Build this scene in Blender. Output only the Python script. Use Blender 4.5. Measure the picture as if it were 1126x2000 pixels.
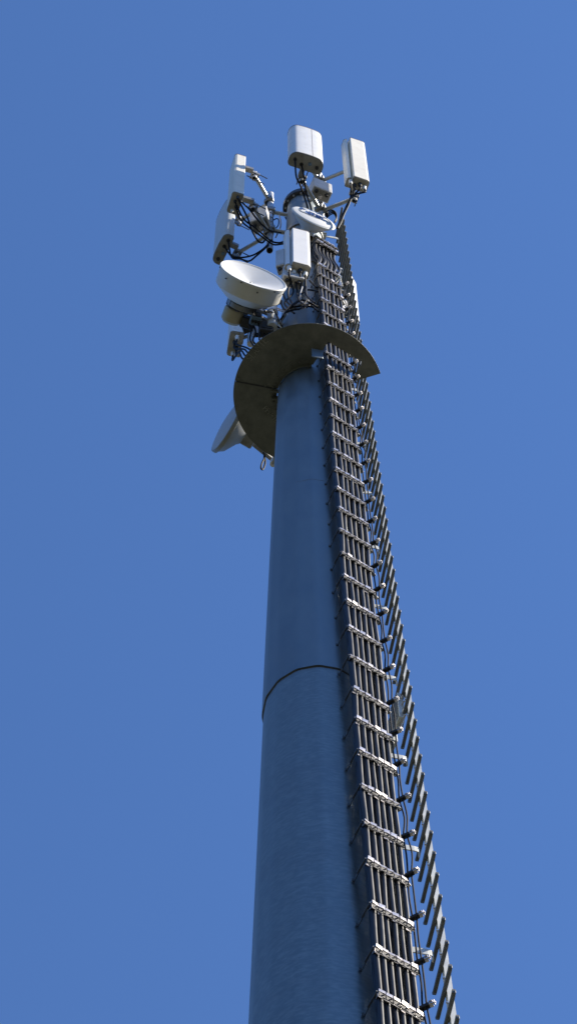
import bpy, math, random
from mathutils import Vector, Matrix
random.seed(7)
for _o in list(bpy.data.objects): bpy.data.objects.remove(_o)
scn = bpy.context.scene
col = scn.collection
V = Vector

# ------------------------------------------------------------------ camera
F, IW, IH = 5000.0, 1126.0, 2000.0
PHI = math.radians(21.802); ROLL = math.radians(-0.4584)
CAM = V((-0.212, -8.55, 1.6))
_fw = V((0, math.sin(PHI), math.cos(PHI))); _u0 = V((0, -math.cos(PHI), math.sin(PHI))); _r0 = V((1, 0, 0))
_r = math.cos(ROLL)*_r0 + math.sin(ROLL)*_u0
_u = math.cos(ROLL)*_u0 - math.sin(ROLL)*_r0
cd = bpy.data.cameras.new('camera'); cam = bpy.data.objects.new('camera', cd); col.objects.link(cam)
cd.sensor_fit = 'VERTICAL'; cd.sensor_height = 36.0; cd.lens = 36.0*F/IH
cd.clip_start = 0.1; cd.clip_end = 3000
m3 = Matrix((_r, _u, -_fw)).transposed()
cam.matrix_world = Matrix.Translation(CAM) @ m3.to_4x4()
scn.camera = cam

# ------------------------------------------------------------------ sky, sun, exposure
SUN_EL = math.radians(43.0)
SUN_H = V((0.98, -0.205)).normalized()
S = V((SUN_H.x*math.cos(SUN_EL), SUN_H.y*math.cos(SUN_EL), math.sin(SUN_EL)))
w = bpy.data.worlds.new('World'); scn.world = w; w.use_nodes = True
nt = w.node_tree; nt.nodes.clear()
sky = nt.nodes.new('ShaderNodeTexSky'); sky.sky_type = 'NISHITA'; sky.sun_disc = False
sky.sun_elevation = SUN_EL; sky.sun_rotation = math.atan2(SUN_H.x, SUN_H.y)
sky.altitude = 0; sky.air_density = 0.75; sky.dust_density = 0.0; sky.ozone_density = 10.0
bg = nt.nodes.new('ShaderNodeBackground'); bg.inputs['Strength'].default_value = 0.15
out = nt.nodes.new('ShaderNodeOutputWorld')
nt.links.new(sky.outputs[0], bg.inputs[0]); nt.links.new(bg.outputs[0], out.inputs[0])
sl = bpy.data.lights.new('sun', 'SUN'); sl.energy = 5.0; sl.angle = math.radians(0.53); sl.color = (1.0, 0.91, 0.76)
so = bpy.data.objects.new('sun', sl); col.objects.link(so)
so.rotation_euler = S.to_track_quat('Z', 'Y').to_euler(); so.location = (30, -6, 60)
vs = scn.view_settings; vs.view_transform = 'Standard'; vs.look = 'None'; vs.gamma = 1.0; vs.exposure = 0.77
vs.use_curve_mapping = False

# ------------------------------------------------------------------ materials
def mat(name, c, rough=0.5, metal=0.0, c2=None, scale=8.0, rvar=0.0, bump=0.0, bscale=None, stretch=None, detail=4, spec=0.5, contrast=(0.35, 0.65), dirt=None, dscale=3.0, damt=0.35):
    m = bpy.data.materials.new(name); m.use_nodes = True
    n = m.node_tree.nodes; L = m.node_tree.links; b = n['Principled BSDF']
    b.inputs['Base Color'].default_value = (*c, 1); b.inputs['Roughness'].default_value = rough
    b.inputs['Metallic'].default_value = metal; b.inputs['Specular IOR Level'].default_value = spec
    tc = n.new('ShaderNodeTexCoord'); mp = n.new('ShaderNodeMapping'); L.new(tc.outputs['Object'], mp.inputs[0])
    if stretch: mp.inputs['Scale'].default_value = stretch
    def noise(sc, det=detail, ro=0.6):
        t = n.new('ShaderNodeTexNoise'); t.inputs['Scale'].default_value = sc; t.inputs['Detail'].default_value = det
        t.inputs['Roughness'].default_value = ro; L.new(mp.outputs[0], t.inputs[0]); return t
    cout = None
    if c2:
        t = noise(scale); r = n.new('ShaderNodeMapRange'); r.inputs['From Min'].default_value = contrast[0]; r.inputs['From Max'].default_value = contrast[1]
        L.new(t.outputs[0], r.inputs[0])
        mx = n.new('ShaderNodeMix'); mx.data_type = 'RGBA'; mx.inputs['A'].default_value = (*c, 1); mx.inputs['B'].default_value = (*c2, 1)
        L.new(r.outputs[0], mx.inputs['Factor']); cout = mx.outputs['Result']
        if rvar:
            rr = n.new('ShaderNodeMapRange'); rr.inputs['To Min'].default_value = rough-rvar; rr.inputs['To Max'].default_value = rough+rvar
            L.new(r.outputs[0], rr.inputs[0]); L.new(rr.outputs[0], b.inputs['Roughness'])
    if dirt:
        t = noise(dscale, 6, 0.7); r = n.new('ShaderNodeMapRange'); r.inputs['From Min'].default_value = 0.48; r.inputs['From Max'].default_value = 0.75
        r.inputs['To Max'].default_value = damt; L.new(t.outputs[0], r.inputs[0])
        mx = n.new('ShaderNodeMix'); mx.data_type = 'RGBA'; mx.inputs['A'].default_value = (*c, 1); mx.inputs['B'].default_value = (*dirt, 1)
        if cout: L.new(cout, mx.inputs['A'])
        L.new(r.outputs[0], mx.inputs['Factor']); cout = mx.outputs['Result']
    if cout: L.new(cout, b.inputs['Base Color'])
    if bump:
        t = noise(bscale or scale*3); bp = n.new('ShaderNodeBump'); bp.inputs['Strength'].default_value = bump; bp.inputs['Distance'].default_value = 0.01
        L.new(t.outputs[0], bp.inputs['Height']); L.new(bp.outputs[0], b.inputs['Normal'])
    return m
M = {}
M['pole_low'] = mat('galvanised_pole_lower', (0.225, 0.262, 0.262), 0.52, 0.88, (0.31, 0.345, 0.34), 17, 0.05, 0.05, 45, (1, 1, 2.4), 8, contrast=(0.42, 0.66), dirt=(0.19, 0.20, 0.205), dscale=1.3, damt=0.35)
M['pole_up'] = mat('galvanised_pole_upper', (0.215, 0.248, 0.256), 0.5, 0.88, (0.262, 0.293, 0.298), 6, 0.05, 0.06, 26, (1, 1, 0.35), 8, dirt=(0.19, 0.195, 0.20), dscale=1.2, damt=0.35)
M['galv'] = mat('galvanised_steel', (0.42, 0.43, 0.43), 0.42, 0.85, (0.54, 0.55, 0.55), 14, 0.08, 0.05, 40)
M['galv_dull'] = mat('weathered_galvanised_steel', (0.22, 0.225, 0.225), 0.5, 0.85, (0.32, 0.32, 0.31), 12, 0.08, 0.05, 40)
M['rung'] = mat('shade_dark_steel', (0.11, 0.115, 0.117), 0.5, 0.6, (0.17, 0.173, 0.17), 14, 0.06)  # base darkened to imitate shade under the rungs and rack arms
M['guard'] = mat('stained_galvanised_plate', (0.135, 0.138, 0.117), 0.55, 0.3, (0.235, 0.235, 0.20), 6, 0.06, 0.06, 30, detail=8, contrast=(0.3, 0.7), dirt=(0.08, 0.082, 0.07), dscale=14, damt=0.5)
M['chalk'] = mat('chalk_writing', (0.42, 0.41, 0.35), 0.9)
M['seam'] = mat('rusty_seam', (0.06, 0.05, 0.035), 0.8, 0, (0.14, 0.10, 0.05), 9)
M['rail'] = mat('zinc_coated_rail', (0.58, 0.59, 0.57), 0.5, 0.2, (0.68, 0.69, 0.66), 10, 0.05)
M['shell_d'] = mat('shade_grey_dish_back', (0.32, 0.32, 0.29), 0.55, 0, (0.26, 0.26, 0.23), 5)  # dish paint darkened: shade on the rear-left dish back put into the colour
M['radome_d'] = mat('shade_grey_radome', (0.45, 0.46, 0.48), 0.5, 0, (0.5, 0.51, 0.52), 3)  # pale radome darkened to carry the shade on the rear-left dish
M['stain'] = mat('steel_weld', (0.33, 0.35, 0.36), 0.6, 0.4)
M['steel'] = mat('stainless_steel', (0.76, 0.70, 0.67), 0.32, 0.72, (0.55, 0.52, 0.50), 25, 0.08)
M['black'] = mat('black_cable_jacket', (0.014, 0.015, 0.018), 0.40, 0, (0.022, 0.023, 0.027), 6, 0.06, spec=0.30)
M['jumper'] = mat('black_jumper_jacket', (0.008, 0.008, 0.010), 0.6, spec=0.18)
M['rubber'] = mat('black_rubber', (0.015, 0.015, 0.015), 0.6)
M['grey_cable'] = mat('grey_cable_jacket', (0.45, 0.45, 0.46), 0.4)
M['radome_w'] = mat('white_radome', (0.78, 0.78, 0.77), 0.4, 0, (0.81, 0.81, 0.79), 3, 0.03, dirt=(0.56, 0.54, 0.48), dscale=7, damt=0.4)
M['radome_c'] = mat('cream_radome', (0.88, 0.83, 0.70), 0.42, 0, (0.90, 0.86, 0.74), 3, 0.03, dirt=(0.60, 0.54, 0.43), dscale=7, damt=0.4)
M['radome_b'] = mat('bright_white_radome', (0.85, 0.84, 0.82), 0.4, 0, (0.87, 0.86, 0.84), 3, 0.03, dirt=(0.6, 0.57, 0.5), dscale=5, damt=0.2)
M['radome_g'] = mat('pale_grey_radome', (0.58, 0.61, 0.62), 0.42, 0, (0.64, 0.66, 0.66), 3, 0.03)
M['cap'] = mat('beige_end_cap', (0.46, 0.43, 0.36), 0.6, 0, (0.36, 0.33, 0.27), 10, 0.05, dirt=(0.2, 0.18, 0.14), dscale=14, damt=0.6)
M['cap_d'] = mat('grey_end_cap', (0.33, 0.32, 0.29), 0.6, 0, (0.24, 0.23, 0.2), 10, 0.05, dirt=(0.12, 0.11, 0.1), dscale=14, damt=0.6)
M['edge'] = mat('brown_gasket', (0.16, 0.11, 0.09), 0.7)
M['dish'] = mat('dish_paint', (0.74, 0.735, 0.68), 0.45, 0, (0.78, 0.775, 0.73), 2.5, 0.04, dirt=(0.55, 0.53, 0.47), dscale=4, damt=0.3)
M['dish_rad'] = mat('dish_radome', (0.80, 0.80, 0.79), 0.5, 0, (0.76, 0.76, 0.75), 4)
M['odu'] = mat('cream_radio_case', (0.52, 0.47, 0.32), 0.5, 0, (0.46, 0.41, 0.27), 7)
M['rru'] = mat('grey_radio_case', (0.60, 0.59, 0.59), 0.5, 0, (0.52, 0.51, 0.5), 8, dirt=(0.3, 0.28, 0.25), dscale=10, damt=0.5)
M['dark'] = mat('dark_cast_metal', (0.05, 0.05, 0.052), 0.5, 0.3)
M['logo'] = mat('blue_print', (0.03, 0.13, 0.42), 0.5)
M['logo_g'] = mat('grey_print', (0.30, 0.33, 0.36), 0.6)
M['tie'] = mat('pale_cable_tie', (0.65, 0.63, 0.5), 0.5)
M['bluepart'] = mat('blue_grey_plastic', (0.14, 0.22, 0.33), 0.45)
M['blocker_green'] = mat('dark_green_blocker', (0.018, 0.028, 0.012), 0.95, 0, (0.032, 0.046, 0.02), 0.08, detail=8)  # dark tone for the unseen ring that blocks low sky
M['ground'] = mat('dry_grass_and_gravel', (0.030, 0.034, 0.018), 0.95, 0, (0.048, 0.044, 0.032), 0.35, dirt=(0.02, 0.03, 0.012), dscale=0.12, damt=0.9)

# ------------------------------------------------------------------ mesh helpers
class MB:
    def __init__(s): s.v = []; s.f = []; s.sm = []
    def add(s, vs, fs, sm=False):
        o = len(s.v); s.v += [V(p) for p in vs]; s.f += [tuple(i+o for i in f) for f in fs]; s.sm += [sm]*len(fs); return s
    def box(s, c, size, ax=None, bev=0.0):
        ax = ax or (V((1, 0, 0)), V((0, 1, 0)), V((0, 0, 1))); c = V(c)
        a, b, d = size[0]/2, size[1]/2, size[2]/2
        if bev <= 0:
            P = [c+ax[0]*(i*a)+ax[1]*(j*b)+ax[2]*(k*d) for k in (-1, 1) for j in (-1, 1) for i in (-1, 1)]
            return s.add(P, [(0, 2, 3, 1), (4, 5, 7, 6), (0, 1, 5, 4), (2, 6, 7, 3), (0, 4, 6, 2), (1, 3, 7, 5)])
        ring = [(-a+bev, -b), (a-bev, -b), (a, -b+bev), (a, b-bev), (a-bev, b), (-a+bev, b), (-a, b-bev), (-a, -b+bev)]
        lv = [(-d, 1-bev/min(a, b)), (-d+bev, 1), (d-bev, 1), (d, 1-bev/min(a, b))]
        P = []; 
        for z, q in lv:
            for x, y in ring: P.append(c+ax[0]*(x*(1 if q == 1 else (a-bev)/a))+ax[1]*(y*(1 if q == 1 else (b-bev)/b))+ax[2]*z)
        fs = [tuple(range(7, -1, -1)), tuple(range(24, 32))]
        for l in range(3):
            for i in range(8): fs.append((l*8+i, l*8+(i+1) % 8, l*8+8+(i+1) % 8, l*8+8+i))
        return s.add(P, fs)
    def tube(s, pts, r, n=8, caps=True, sm=True):
        pts = [V(p) for p in pts]; N = len(pts); rr = r if isinstance(r, (list, tuple)) else [r]*N
        t0 = (pts[1]-pts[0]).normalized(); u = t0.orthogonal().normalized(); P = []
        for i, p in enumerate(pts):
            t = (pts[min(i+1, N-1)]-pts[max(i-1, 0)]).normalized()
            u = (u-t*u.dot(t)).normalized(); b = t.cross(u)
            for k in range(n):
                a = 2*math.pi*k/n; P.append(p+(u*math.cos(a)+b*math.sin(a))*rr[i])
        fs = [(i*n+k, i*n+(k+1) % n, (i+1)*n+(k+1) % n, (i+1)*n+k) for i in range(N-1) for k in range(n)]
        s.add(P, fs, sm)
        if caps:
            o = len(s.v)-len(P); s.f += [tuple(o+k for k in range(n-1, -1, -1)), tuple(o+(N-1)*n+k for k in range(n))]; s.sm += [False]*2
        return s
    def pipe(s, p0, p1, r, wall=0.005, n=16):      # open hollow pipe
        p0, p1 = V(p0), V(p1); t = (p1-p0).normalized(); u = t.orthogonal().normalized(); b = t.cross(u); P = []
        for p, q in ((p0, r), (p1, r), (p1, r-wall), (p0, r-wall)):
            for k in range(n):
                a = 2*math.pi*k/n; P.append(p+(u*math.cos(a)+b*math.sin(a))*q)
        for l in range(4):
            s.add([], [])
        fs = [(l*n+k, l*n+(k+1) % n, ((l+1) % 4)*n+(k+1) % n, ((l+1) % 4)*n+k) for l in range(4) for k in range(n)]
        return s.add(P, fs, True)
    def lathe(s, prof, n=32, axis=None, sm=True, closed=False):   # prof: (radius, along axis)
        axis = axis or (V((0, 0, 0)), V((1, 0, 0)), V((0, 1, 0)), V((0, 0, 1)))
        o, a1, a2, a3 = axis; P = []
        for r, h in prof:
            for k in range(n):
                a = 2*math.pi*k/n; P.append(o+(a1*math.cos(a)+a2*math.sin(a))*r+a3*h)
        fs = [(i*n+k, i*n+(k+1) % n, (i+1)*n+(k+1) % n, (i+1)*n+k) for i in range(len(prof)-1) for k in range(n)]
        return s.add(P, fs, sm)
    def prism(s, prof, z0, z1, caps=True, sm=True, bev=0.0):
        n = len(prof); cx = sum(p[0] for p in prof)/n; cy = sum(p[1] for p in prof)/n
        lv = [(z0, 1.0), (z1, 1.0)] if bev <= 0 else [(z0, 1-bev*4), (z0+bev*0.3, 1-bev*1.2), (z0+bev, 1), (z1-bev, 1), (z1-bev*0.3, 1-bev*1.2), (z1, 1-bev*4)]
        P = [(cx+(x-cx)*q, cy+(y-cy)*q, z) for z, q in lv for x, y in prof]
        fs = [(l*n+i, l*n+(i+1) % n, (l+1)*n+(i+1) % n, (l+1)*n+i) for l in range(len(lv)-1) for i in range(n)]
        s.add(P, fs, sm)
        if caps:
            o = len(s.v)-len(P); s.f += [tuple(o+i for i in range(n-1, -1, -1)), tuple(o+(len(lv)-1)*n+i for i in range(n))]; s.sm += [False]*2
        return s
    def mesh(s, name, m, off=V((0, 0, 0)), angle=40):
        me = bpy.data.meshes.new(name); me.from_pydata([tuple(p-off) for p in s.v], [], s.f)
        for p, q in zip(me.polygons, s.sm): p.use_smooth = q
        me.materials.append(m); me.validate(); me.update()
        if any(s.sm): me.set_sharp_from_angle(angle=math.radians(angle))
        return me
    def build(s, name, m, parent=None, off=None, angle=40):
        if off is None:
            off = V((0, 0, 0)); p = parent
            while p is not None: off = off+p.location; p = p.parent
        o = bpy.data.objects.new(name, s.mesh(name, m, off, angle)); col.objects.link(o); o.parent = parent; return o
def fixnormals(o):
    import bmesh
    b = bmesh.new(); b.from_mesh(o.data); bmesh.ops.recalc_face_normals(b, faces=b.faces); b.to_mesh(o.data); b.free()
def place(name, me, parent, loc, rot=None):
    o = bpy.data.objects.new(name, me); col.objects.link(o); o.parent = parent; o.location = loc
    if rot is not None: o.rotation_euler = rot
    return o
def tag(o, label, cat, group=None, kind=None):
    o['label'] = label; o['category'] = cat
    if group: o['group'] = group
    if kind: o['kind'] = kind
    return o
def thing(name, label, cat, loc, rz=0.0, group=None):
    o = bpy.data.objects.new(name, None); col.objects.link(o); o.empty_display_size = 0.1
    o.location = loc; o.rotation_euler = (0, 0, rz); return tag(o, label, cat, group)
def at(px, py, z):                       # the point at height z seen at photo pixel (px, py)
    d = _fw + _r*((px-IW/2)/F) - _u*((py-IH/2)/F)
    return CAM + d*((z-CAM.z)/d.z)
def proj(p):
    v = V(p)-CAM; z = v.dot(_fw); return IW/2+F*v.dot(_r)/z, IH/2-F*v.dot(_u)/z
def smooth_path(pts, k=6):
    pts = [V(p) for p in pts]; out = []
    P = [pts[0]*2-pts[1]]+pts+[pts[-1]*2-pts[-2]]
    for i in range(1, len(P)-2):
        a, b, c, d = P[i-1:i+3]
        for j in range(k):
            t = j/k
            out.append(0.5*((2*b)+(c-a)*t+(2*a-5*b+4*c-d)*t*t+(3*b-a-3*c+d)*t**3))
    out.append(pts[-1]); return out
Z3 = V((0, 0, 1))
def frame(a):                            # heading a (deg from the camera side towards the right): normal and sideways axis
    a = math.radians(a); return V((math.sin(a), -math.cos(a), 0)), V((math.cos(a), math.sin(a), 0))
ORD = ['first', 'second', 'third', 'fourth', 'fifth', 'sixth']

# ------------------------------------------------------------------ ground
g = MB().add([(-600, -600, 0), (600, -600, 0), (600, 600, 0), (-600, 600, 0)], [(0, 1, 2, 3)]).build('ground', M['ground'])  # out of view, added for the light it bounces upward
g['kind'] = 'structure'; g['label'] = 'unseen dry grass and gravel ground around the mast'

hb = MB(); HN, HM = 160, 14; hr = random.Random(11); P = []  # unseen hill-shaped ring, added to block bright sky near the horizon
ph_ = [(hr.uniform(0, 6.28), hr.randint(2, 4)+3*k, 1.0/(k+1)) for k in range(5)]
for i in range(HM):
    rr = 230+520*(i/(HM-1))
    for k in range(HN):
        an = 2*math.pi*k/HN; crest = 0.72+0.28*sum(a_*math.sin(n_*an+p_+i*0.15) for p_, n_, a_ in ph_)/1.6
        hgt = 150*crest*(math.sin(math.pi*min(1.0, i/(HM-1)*1.25)/2)**1.3)+hr.uniform(-3, 7)*(i > 0)
        P.append((rr*math.cos(an), rr*math.sin(an), hgt if i else -0.5))
hb.add(P, [(i*HN+k, i*HN+(k+1) % HN, (i+1)*HN+(k+1) % HN, (i+1)*HN+k) for i in range(HM-1) for k in range(HN)], True)
blocker = hb.build('blocker', M['blocker_green'], None, V((0, 0, 0))); blocker['kind'] = 'structure'; blocker['label'] = 'unseen dark hills around the site'
# ------------------------------------------------------------------ mast
def R(z): return 0.48-0.0155*(z-14.7)
Z_TOP, Z_JOINT, Z_PLATE = 33.4, 18.85, 26.17
def mast_section(z0, z1, grow, name, m, parent, lip=False):
    N, sub = 16, 8; prof = []
    for i in range(N*sub):
        a = 2*math.pi*(i+0.5)/(N*sub); d = (a % (2*math.pi/N))-math.pi/N
        q = math.cos(math.pi/N)/math.cos(d); q = min(q, 0.9925); prof.append((math.sin(a)*q, -math.cos(a)*q))
    b = MB(); n = len(prof); zs = [z0+(z1-z0)*k/12 for k in range(13)]
    rows = [(z, R(z)+grow) for z in zs]
    if lip: rows = [(z0+0.4, R(z0)-0.004), (z0, R(z0)+grow-0.016), (z0, R(z0)+grow)]+rows[1:]
    P = [(x*r, y*r, z) for z, r in rows for x, y in prof]
    fs = [(l*n+i, l*n+(i+1) % n, (l+1)*n+(i+1) % n, (l+1)*n+i) for l in range(len(rows)-1) for i in range(n)]
    b.add(P, fs, True); o = b.build(name, m, parent, angle=25); return o
mast = thing('mast', 'tall tapering grey steel mast rising into the sky', 'mast', (0, 0, 0))
mast_section(0, Z_JOINT+0.3, 0.0, 'lower_section', M['pole_low'], mast)
mast_section(Z_JOINT, Z_TOP, 0.012, 'upper_section', M['pole_up'], mast, lip=True)
# sealant bead in the overlap joint, following the sixteen flats
b = MB(); pts = []
for i in range(17):
    a = 2*math.pi*i/16; r = R(Z_JOINT)*0.9925+0.004; pts.append((math.sin(a)*r, -math.cos(a)*r, Z_JOINT-0.006+0.004*math.sin(i*2.3)))
b.tube(pts, 0.0045, 6, False, False); b.build('joint_seam', M['seam'], mast)
def ring_band(z0, z1, r0, r1, n=64):
    return MB().lathe([(r0-0.01, z0), (r0, z0), (r1, z1), (r1-0.01, z1)], n)
wp = []
for k in range(60):
    a = math.radians(-24+k); d = (a % (math.pi/8))-math.pi/16; q = min(math.cos(math.pi/16)/math.cos(d), 0.9925)*(R(22.85)+0.012)+0.0005
    wp.append((math.sin(a)*q, -math.cos(a)*q, 22.85+0.004*math.sin(k*0.35)))
MB().tube(wp, [0.0003+0.0012*math.sin(math.pi*k/59) for k in range(60)], 6).build('weld_seam', M['stain'], mast)
c = MB().lathe([(0.17, Z_TOP-0.05), (0.25, Z_TOP-0.05), (0.255, Z_TOP-0.02), (0.255, Z_TOP+0.06), (0.21, Z_TOP+0.07), (0.2, Z_TOP+0.09), (0.0, Z_TOP+0.12)], 40)
tc = c.build('top_flange', M['dark'], mast)
bolt = MB().lathe([(0.0, -0.03), (0.013, -0.03), (0.013, 0.0)], 6, sm=False).mesh('bolt', M['galv'])
for k in range(14):
    a = 2*math.pi*(k+.3)/14; place('bolt', bolt, tc, (0.222*math.cos(a), 0.222*math.sin(a), Z_TOP-0.05))
for z in (31.9, 31.1, 30.2, 28.4, 27.5):     # strap collars that carry the mounts
    MB().lathe([(R(z)+0.005, z-0.05), (R(z)+0.03, z-0.05), (R(z)+0.03, z+0.05), (R(z)+0.005, z+0.05)], 40).build('mounting_collar', M['galv_dull'], mast)

# ------------------------------------------------------------------ guard plate
RN = V((0.54, -0.84, 0)).normalized(); RD = V((-RN.y, RN.x, 0))     # cable rack: outward normal, sideways
RO, RI = 0.762, 0.325
def pol(a, r): a = math.radians(a); return (math.sin(a)*r, -math.cos(a)*r)
gp = thing('guard_plate', 'broad round galvanised guard plate clamped around the mast below the antennas', 'guard plate', (0, 0, Z_PLATE))
def plate(outline, name, z):
    n = len(outline); t = 0.006; b = MB()
    P = [(x, y, z) for x, y in outline]+[(x, y, z+t) for x, y in outline]
    b.add(P, [tuple(range(n)), tuple(range(2*n-1, n-1, -1))]+[(i, n+i, n+(i+1) % n, (i+1) % n) for i in range(n)])
    o = b.build(name, M['guard'], gp); fixnormals(o); return o
def nt_(d, t): p = RN*d+RD*t; return (p.x, p.y)
A1, A0 = 73.0, -78.0
o1 = [pol(A0+(A1-A0)*k/60, RO) for k in range(61)]
o1 += [pol(A1, 0.47), nt_(0.37, 0.275), nt_(0.585, 0.275), nt_(0.585, -0.135), nt_(0.30, -0.135)]
o1 += [pol(8+(A0-8)*k/30, RI) for k in range(31)]
plate(o1, 'plate_segment', Z_PLATE)
o2 = [pol(-163+(A0-0.3+163)*k/36, RO) for k in range(37)]+[pol(A0-0.3+(-163-A0+0.3)*k/30, RI) for k in range(31)]
plate(o2, 'plate_segment', Z_PLATE+0.001)
def arc_strip(a0, a1, r0, r1, z0, z1, n=30):
    b = MB(); P = []
    for k in range(n+1):
        a = a0+(a1-a0)*k/n
        for r, z in ((r0, z0), (r1, z0), (r1, z1), (r0, z1)): P.append((*pol(a, r), z))
    fs = [(k*4+j, k*4+(j+1) % 4, k*4+4+(j+1) % 4, k*4+4+j) for k in range(n) for j in range(4)]+[(3, 2, 1, 0), tuple(n*4+j for j in range(4))]
    return b.add(P, fs)
for a0, a1 in ((-76, 6), (-160, -80)):
    arc_strip(a0, a1, 0.327, 0.392, Z_PLATE-0.008, Z_PLATE-0.0005).build('flange_ring', M['guard'], gp)
    arc_strip(a0, a1, 0.318, 0.326, Z_PLATE-0.06, Z_PLATE-0.0005).build('flange_lip', M['guard'], gp)
gb = MB().lathe([(0, -0.02), (0.013, -0.02), (0.013, 0)], 6, sm=False).mesh('bolt', M['guard'])
for a in (-70, -58, -44, -30, -14, -2, -90, -102, -116, -130, -145):
    x, y = pol(a, 0.362); place('bolt', gb, gp, (x, y, -0.008))
# joint strap across the seam and its bolts
p0, p1 = V((*pol(A0-.2, 0.36), Z_PLATE-0.004)), V((*pol(A0-.2, 0.745), Z_PLATE-0.004)); d = (p1-p0).normalized()
MB().box((p0+p1)/2, ((p1-p0).length, 0.012, 0.006), (d, Z3.cross(d), Z3)).build('seam_strip', M['dark'], gp)
for q in (0.37, 0.45, 0.73):
    x, y = pol(A0+2.2, q); place('bolt', gb, gp, (x, y, -0.001))
# clamp lugs against the mast
for a in (-79, -92):
    nn, tt = frame(a); c = nn*0.345+V((0, 0, Z_PLATE-0.05)); MB().box(c, (0.012, 0.07, 0.085), (tt, nn, Z3)).build('clamp_lug', M['guard'], gp)
def hand(strokes, origin, xd, yd, h, wd, name, parent, m):
    b = MB(); x = 0
    for L in strokes:
        for st in L[1]:
            pts = [origin+xd*((x+q[0]*L[0])*wd)+yd*(q[1]*h) for q in st]
            b.tube(pts, 0.0032, 4, True, False)
        x += L[0]+0.28
    return b.build(name, m, parent)
G = {'T': (.8, [[(0, 1), (1, 1)], [(.5, 1), (.5, 0)]]), 'L': (.6, [[(0, 1), (0, 0), (1, 0)]]), 'A': (.8, [[(0, 0), (.5, 1), (1, 0)], [(.25, .4), (.75, .4)]]),
     'N': (.8, [[(0, 0), (0, 1), (1, 0), (1, 1)]]), 'E': (.6, [[(1, 1), (0, 1), (0, 0), (1, 0)], [(0, .5), (.8, .5)]]), 'P': (.7, [[(0, 0), (0, 1), (1, .9), (1, .55), (0, .5)]]),
     'S': (.7, [[(1, .9), (.4, 1), (0, .75), (1, .3), (.6, 0), (0, .1)]]), '-': (.5, [[(0, .5), (1, .5)]])}
zw = Z_PLATE-0.003
pa, pb = at(490, 706, zw), at(520, 670, zw); xd = (pb-pa).normalized()
hand([G[q] for q in 'SLANTE'], pa, xd, Z3.cross(xd)*-1, 0.07, 0.048, 'chalk_writing', gp, M['chalk'])
pa, pb = at(513, 799, zw), at(535, 823, zw); xd = (pb-pa).normalized()
hand([G[q] for q in 'PPN-TE'], pa, xd, Z3.cross(xd)*-1, 0.055, 0.036, 'chalk_writing', gp, M['chalk'])
# small grey plate hanging beside the rack below the guard plate
p = at(619, 691, Z_PLATE-0.25); MB().box(p, (0.115, 0.012, 0.26), (frame(12)[1], frame(12)[0], Z3), 0.004).build('tag_plate', M['pole_up'], gp)
MB().tube([p+V((0, 0.01, 0.13)), p+V((0, 0.03, 0.25))], 0.008, 6).build('tag_hanger', M['dark'], gp)

# ------------------------------------------------------------------ cable rack with clamp rows
T0, T1, NOFF = -0.10, 0.205, 0.17
def rp(z, t, off): return RN*(R(z)+off)+RD*t+V((0, 0, z))
rack = thing('cable_rack', 'cable rack with rows of bright steel clamps up the right of the mast', 'cable rack', (0, 0, 13.0))
rows = [13.06, 13.57, 14.08, 14.58, 15.10, 15.63, 16.15, 16.66, 17.17, 17.67, 18.17, 18.74, 19.27, 19.78, 20.28, 20.77, 21.28, 21.78, 22.26, 22.76,
        23.24, 23.73, 24.22, 24.71, 25.20, 25.70, 26.20, 26.70, 27.18, 27.64, 28.12, 28.61, 29.08, 29.50]
PITCH = (T1-T0)/6; angR = math.atan2(RD.y, RD.x)
X3, Y3 = V((1, 0, 0)), V((0, 1, 0))
# clip in local axes: x along the row, -y outwards
cl = MB(); wq = PITCH
cl.box((0, -0.020, 0.024), (wq*0.84, 0.003, 0.028))                          # upper front plate
cl.box((0, -0.006, 0.0395), (wq*0.84, 0.031, 0.003))                          # top flange
t_ = math.radians(-14); ax = (X3, V((0, math.cos(t_), math.sin(t_))), V((0, -math.sin(t_), math.cos(t_))))
cl.box((-wq*0.16, -0.015, -0.046), (wq*0.58, 0.003, 0.030), ax)               # lower folded tab
cl.box((-wq*0.44, -0.001, -0.003), (0.003, 0.026, 0.070))                     # side cheek
cl.tube([(wq*0.26, -0.030, -0.004), (wq*0.26, 0.0, -0.004)], 0.006, 6)        # screw
clip_me = cl.mesh('clip', M['steel'])
cu = MB().box((0, 0.0, -0.004), (wq*0.97, 0.034, 0.056), None, 0.004).mesh('cushion', M['rubber'])
ROWS_TOP = [30.55, 30.72]
SA = V((0.86, -0.51, 0)).normalized(); SP = Z3.cross(SA)
side_me = MB(); side_me.box((0.062, 0, 0.0), (0.078, 0.034, 0.034), None, 0.004); side_me = side_me.mesh('clamp_block', M['rubber'])
tip = MB(); tip.box((0.116, 0, 0.018), (0.026, 0.032, 0.010), None, 0.002); tip.box((0.116, 0, -0.010), (0.026, 0.032, 0.012), None, 0.002)
tip.tube([(0.10, 0, 0.004), (0.150, 0, 0.004)], 0.007, 6); tip.box((0.140, 0, 0.006), (0.006, 0.026, 0.030)); tip_me = tip.mesh('clamp_tip', M['steel'])
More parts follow.
